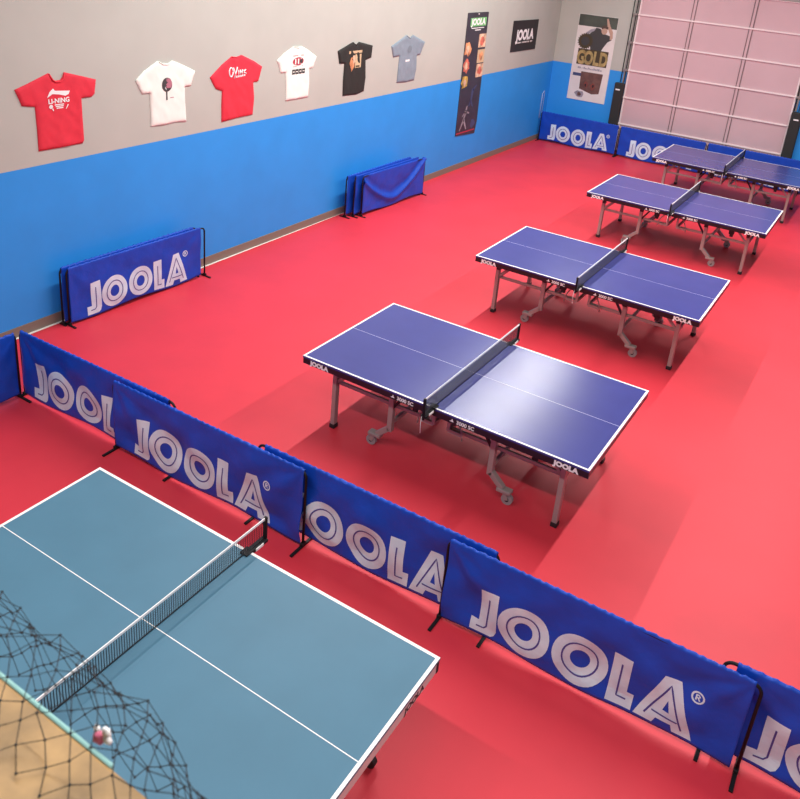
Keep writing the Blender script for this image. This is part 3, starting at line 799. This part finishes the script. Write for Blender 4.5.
# ------------------------------------------------------------------ balcony ledge, net and scrap in front of the photographer
LZ, LY = 3.5, -5.673
mb = MB(); mb.box((2.1, LY-.165, LZ-.02), (13.6, .33, .04), M['wood'], bev=.004)
lg = mb.build('wooden_ledge'); tag(lg, 'tan wooden ledge of the balcony at the bottom left corner', 'ledge')
mb = MB(); mb.box((-1.2, LY+.0015, LZ-.0085), (6.64, .007, .020), M['teal'], bev=.003); mb.build('teal_edging', lg)['label'] = 'pale teal edging strip along the front of the ledge'
mb = MB()
c = Vector((2.088, LY+.012, LZ+.012))
for k, (a, r, mm) in enumerate([((-.004, 0, -.004), .008, 'pink'), ((.006, .004, .008), .0065, 'paper'), ((.008, .003, -.002), .0065, 'paper'), ((-.009, .003, .004), .005, 'paper')]):
    mb.ball(c+Vector(a), r, M[mm], 2, (1, .7, 1.1))
for v in mb.bm.verts: v.co += Vector((noise.noise(v.co*260), noise.noise(v.co*260+Vector((5, 0, 0))), noise.noise(v.co*260+Vector((0, 9, 0)))))*.002
s = mb.build('paper_scrap'); tag(s, 'small crumpled white and pink scrap stuck at the edge of the ledge', 'scrap')

prof = [(-5.742, 3.505), (-5.715, 3.512), (-5.69, 3.53), (-5.64, 3.535), (-5.595, 3.50), (-5.572, 3.44), (-5.575, 3.36), (-5.60, 3.30)]
cum = [0]
for a, b in zip(prof, prof[1:]): cum.append(cum[-1]+math.hypot(b[0]-a[0], b[1]-a[1]))
def net_pt(x, t):
    t = max(0, min(cum[-1]-1e-6, t))
    k = max(i for i in range(len(cum)-1) if cum[i] <= t)
    f = (t-cum[k])/(cum[k+1]-cum[k])
    y = prof[k][0]+(prof[k+1][0]-prof[k][0])*f; z = prof[k][1]+(prof[k+1][1]-prof[k][1])*f
    q = max(0, min(1, (x-2.06)/.18)); w = 1-.72*q*q*(3-2*q)-.10*math.sin(x*41)
    if y > LY-.05: 
        q = min(1, (y-(LY-.05))/.08)
        y = y-(1-w)*.06*q
    n = Vector((noise.noise(Vector((x*22, t*22, 0))), noise.noise(Vector((x*22, t*22, 7))), noise.noise(Vector((x*22, t*22, 15)))))
    o = Vector((x, y, z))+n*.011
    if o.y < LY+.006 and o.z < LZ+.006: o.z = LZ+.006
    if o.y < LY+.012 and o.z < LZ: o.y = LY+.012
    return o
mb = MB(); c = .042; x0, x1 = 1.5, 3.0
nx = int((x1-x0)/c); ny = int(cum[-1]/c)
for sg in (1, -1):
    for i in range(-ny, nx+1+ny):
        pts = []
        for j in range(ny*2+1):
            xx = x0+c*(i+sg*j*.5); tt = j*.5*c
            if x0 <= xx <= x1: pts.append(net_pt(xx, tt))
        if len(pts) > 1: mb.tube(pts, .00065, M['netcord'], 4)
for i in range(nx+1):
    for j in range(ny*2+1):
        xx = x0+c*(i+.5*(j % 2)); tt = j*.5*c
        if xx <= x1: mb.ball(net_pt(xx, tt), .0020, M['netcord'], 1)
sn = mb.build('safety_net'); tag(sn, 'black knotted safety net draped over the tan ledge', 'net')

# ------------------------------------------------------------------ lights: two rows of strip lights along the hall, one added crosswise
def strip_light(x, y0, y1, z, watts, col=(1, .975, .94), w=.22):
    d = bpy.data.lights.new('strip_light', 'AREA'); d.shape = 'RECTANGLE'; d.size = w; d.size_y = y1-y0
    d.energy = watts; d.color = col
    o = bpy.data.objects.new('strip_light', d); COL.objects.link(o); o.location = (x, (y0+y1)/2, z)
    return o
strip_light(-2.45, -.6, 10.6, 5.5, 610, w=.12)
strip_light(2.45, -.6, 10.6, 5.5, 525, w=.12)
def added_cross_light(y, x0, x1, z, watts, w=.12):
    o = strip_light(0, 0, x1-x0, z, watts, w=w); o.location = ((x0+x1)/2, y, z); o.rotation_euler = (0, 0, PI/2)
added_cross_light(-4.7, -3.8, 6.0, 5.5, 340)  # unseen strip by the balcony, added to brighten the barrier fronts
W = bpy.data.worlds.new('hall_air'); SC.world = W; W.use_nodes = True
W.node_tree.nodes['Background'].inputs[0].default_value = (.8, .82, .85, 1); W.node_tree.nodes['Background'].inputs[1].default_value = .0

# ------------------------------------------------------------------ camera
cd = bpy.data.cameras.new('camera'); cam = bpy.data.objects.new('camera', cd); COL.objects.link(cam)
cam.location = (2.68752, -6.09662, 4.40930)
cam.rotation_euler = (1.19046893, -.0818366363, .569934621)
cd.sensor_width = 36; cd.lens = 829.4337/800*36
cd.shift_x = 5.158/800; cd.shift_y = -138.45/800
cd.clip_start = .05
cd.dof.use_dof = True; cd.dof.focus_distance = 8.0; cd.dof.aperture_fstop = 10
SC.camera = cam
vs = SC.view_settings; vs.view_transform = 'Standard'; vs.look = 'None'; vs.exposure = 0; vs.gamma = 1; vs.use_curve_mapping = False
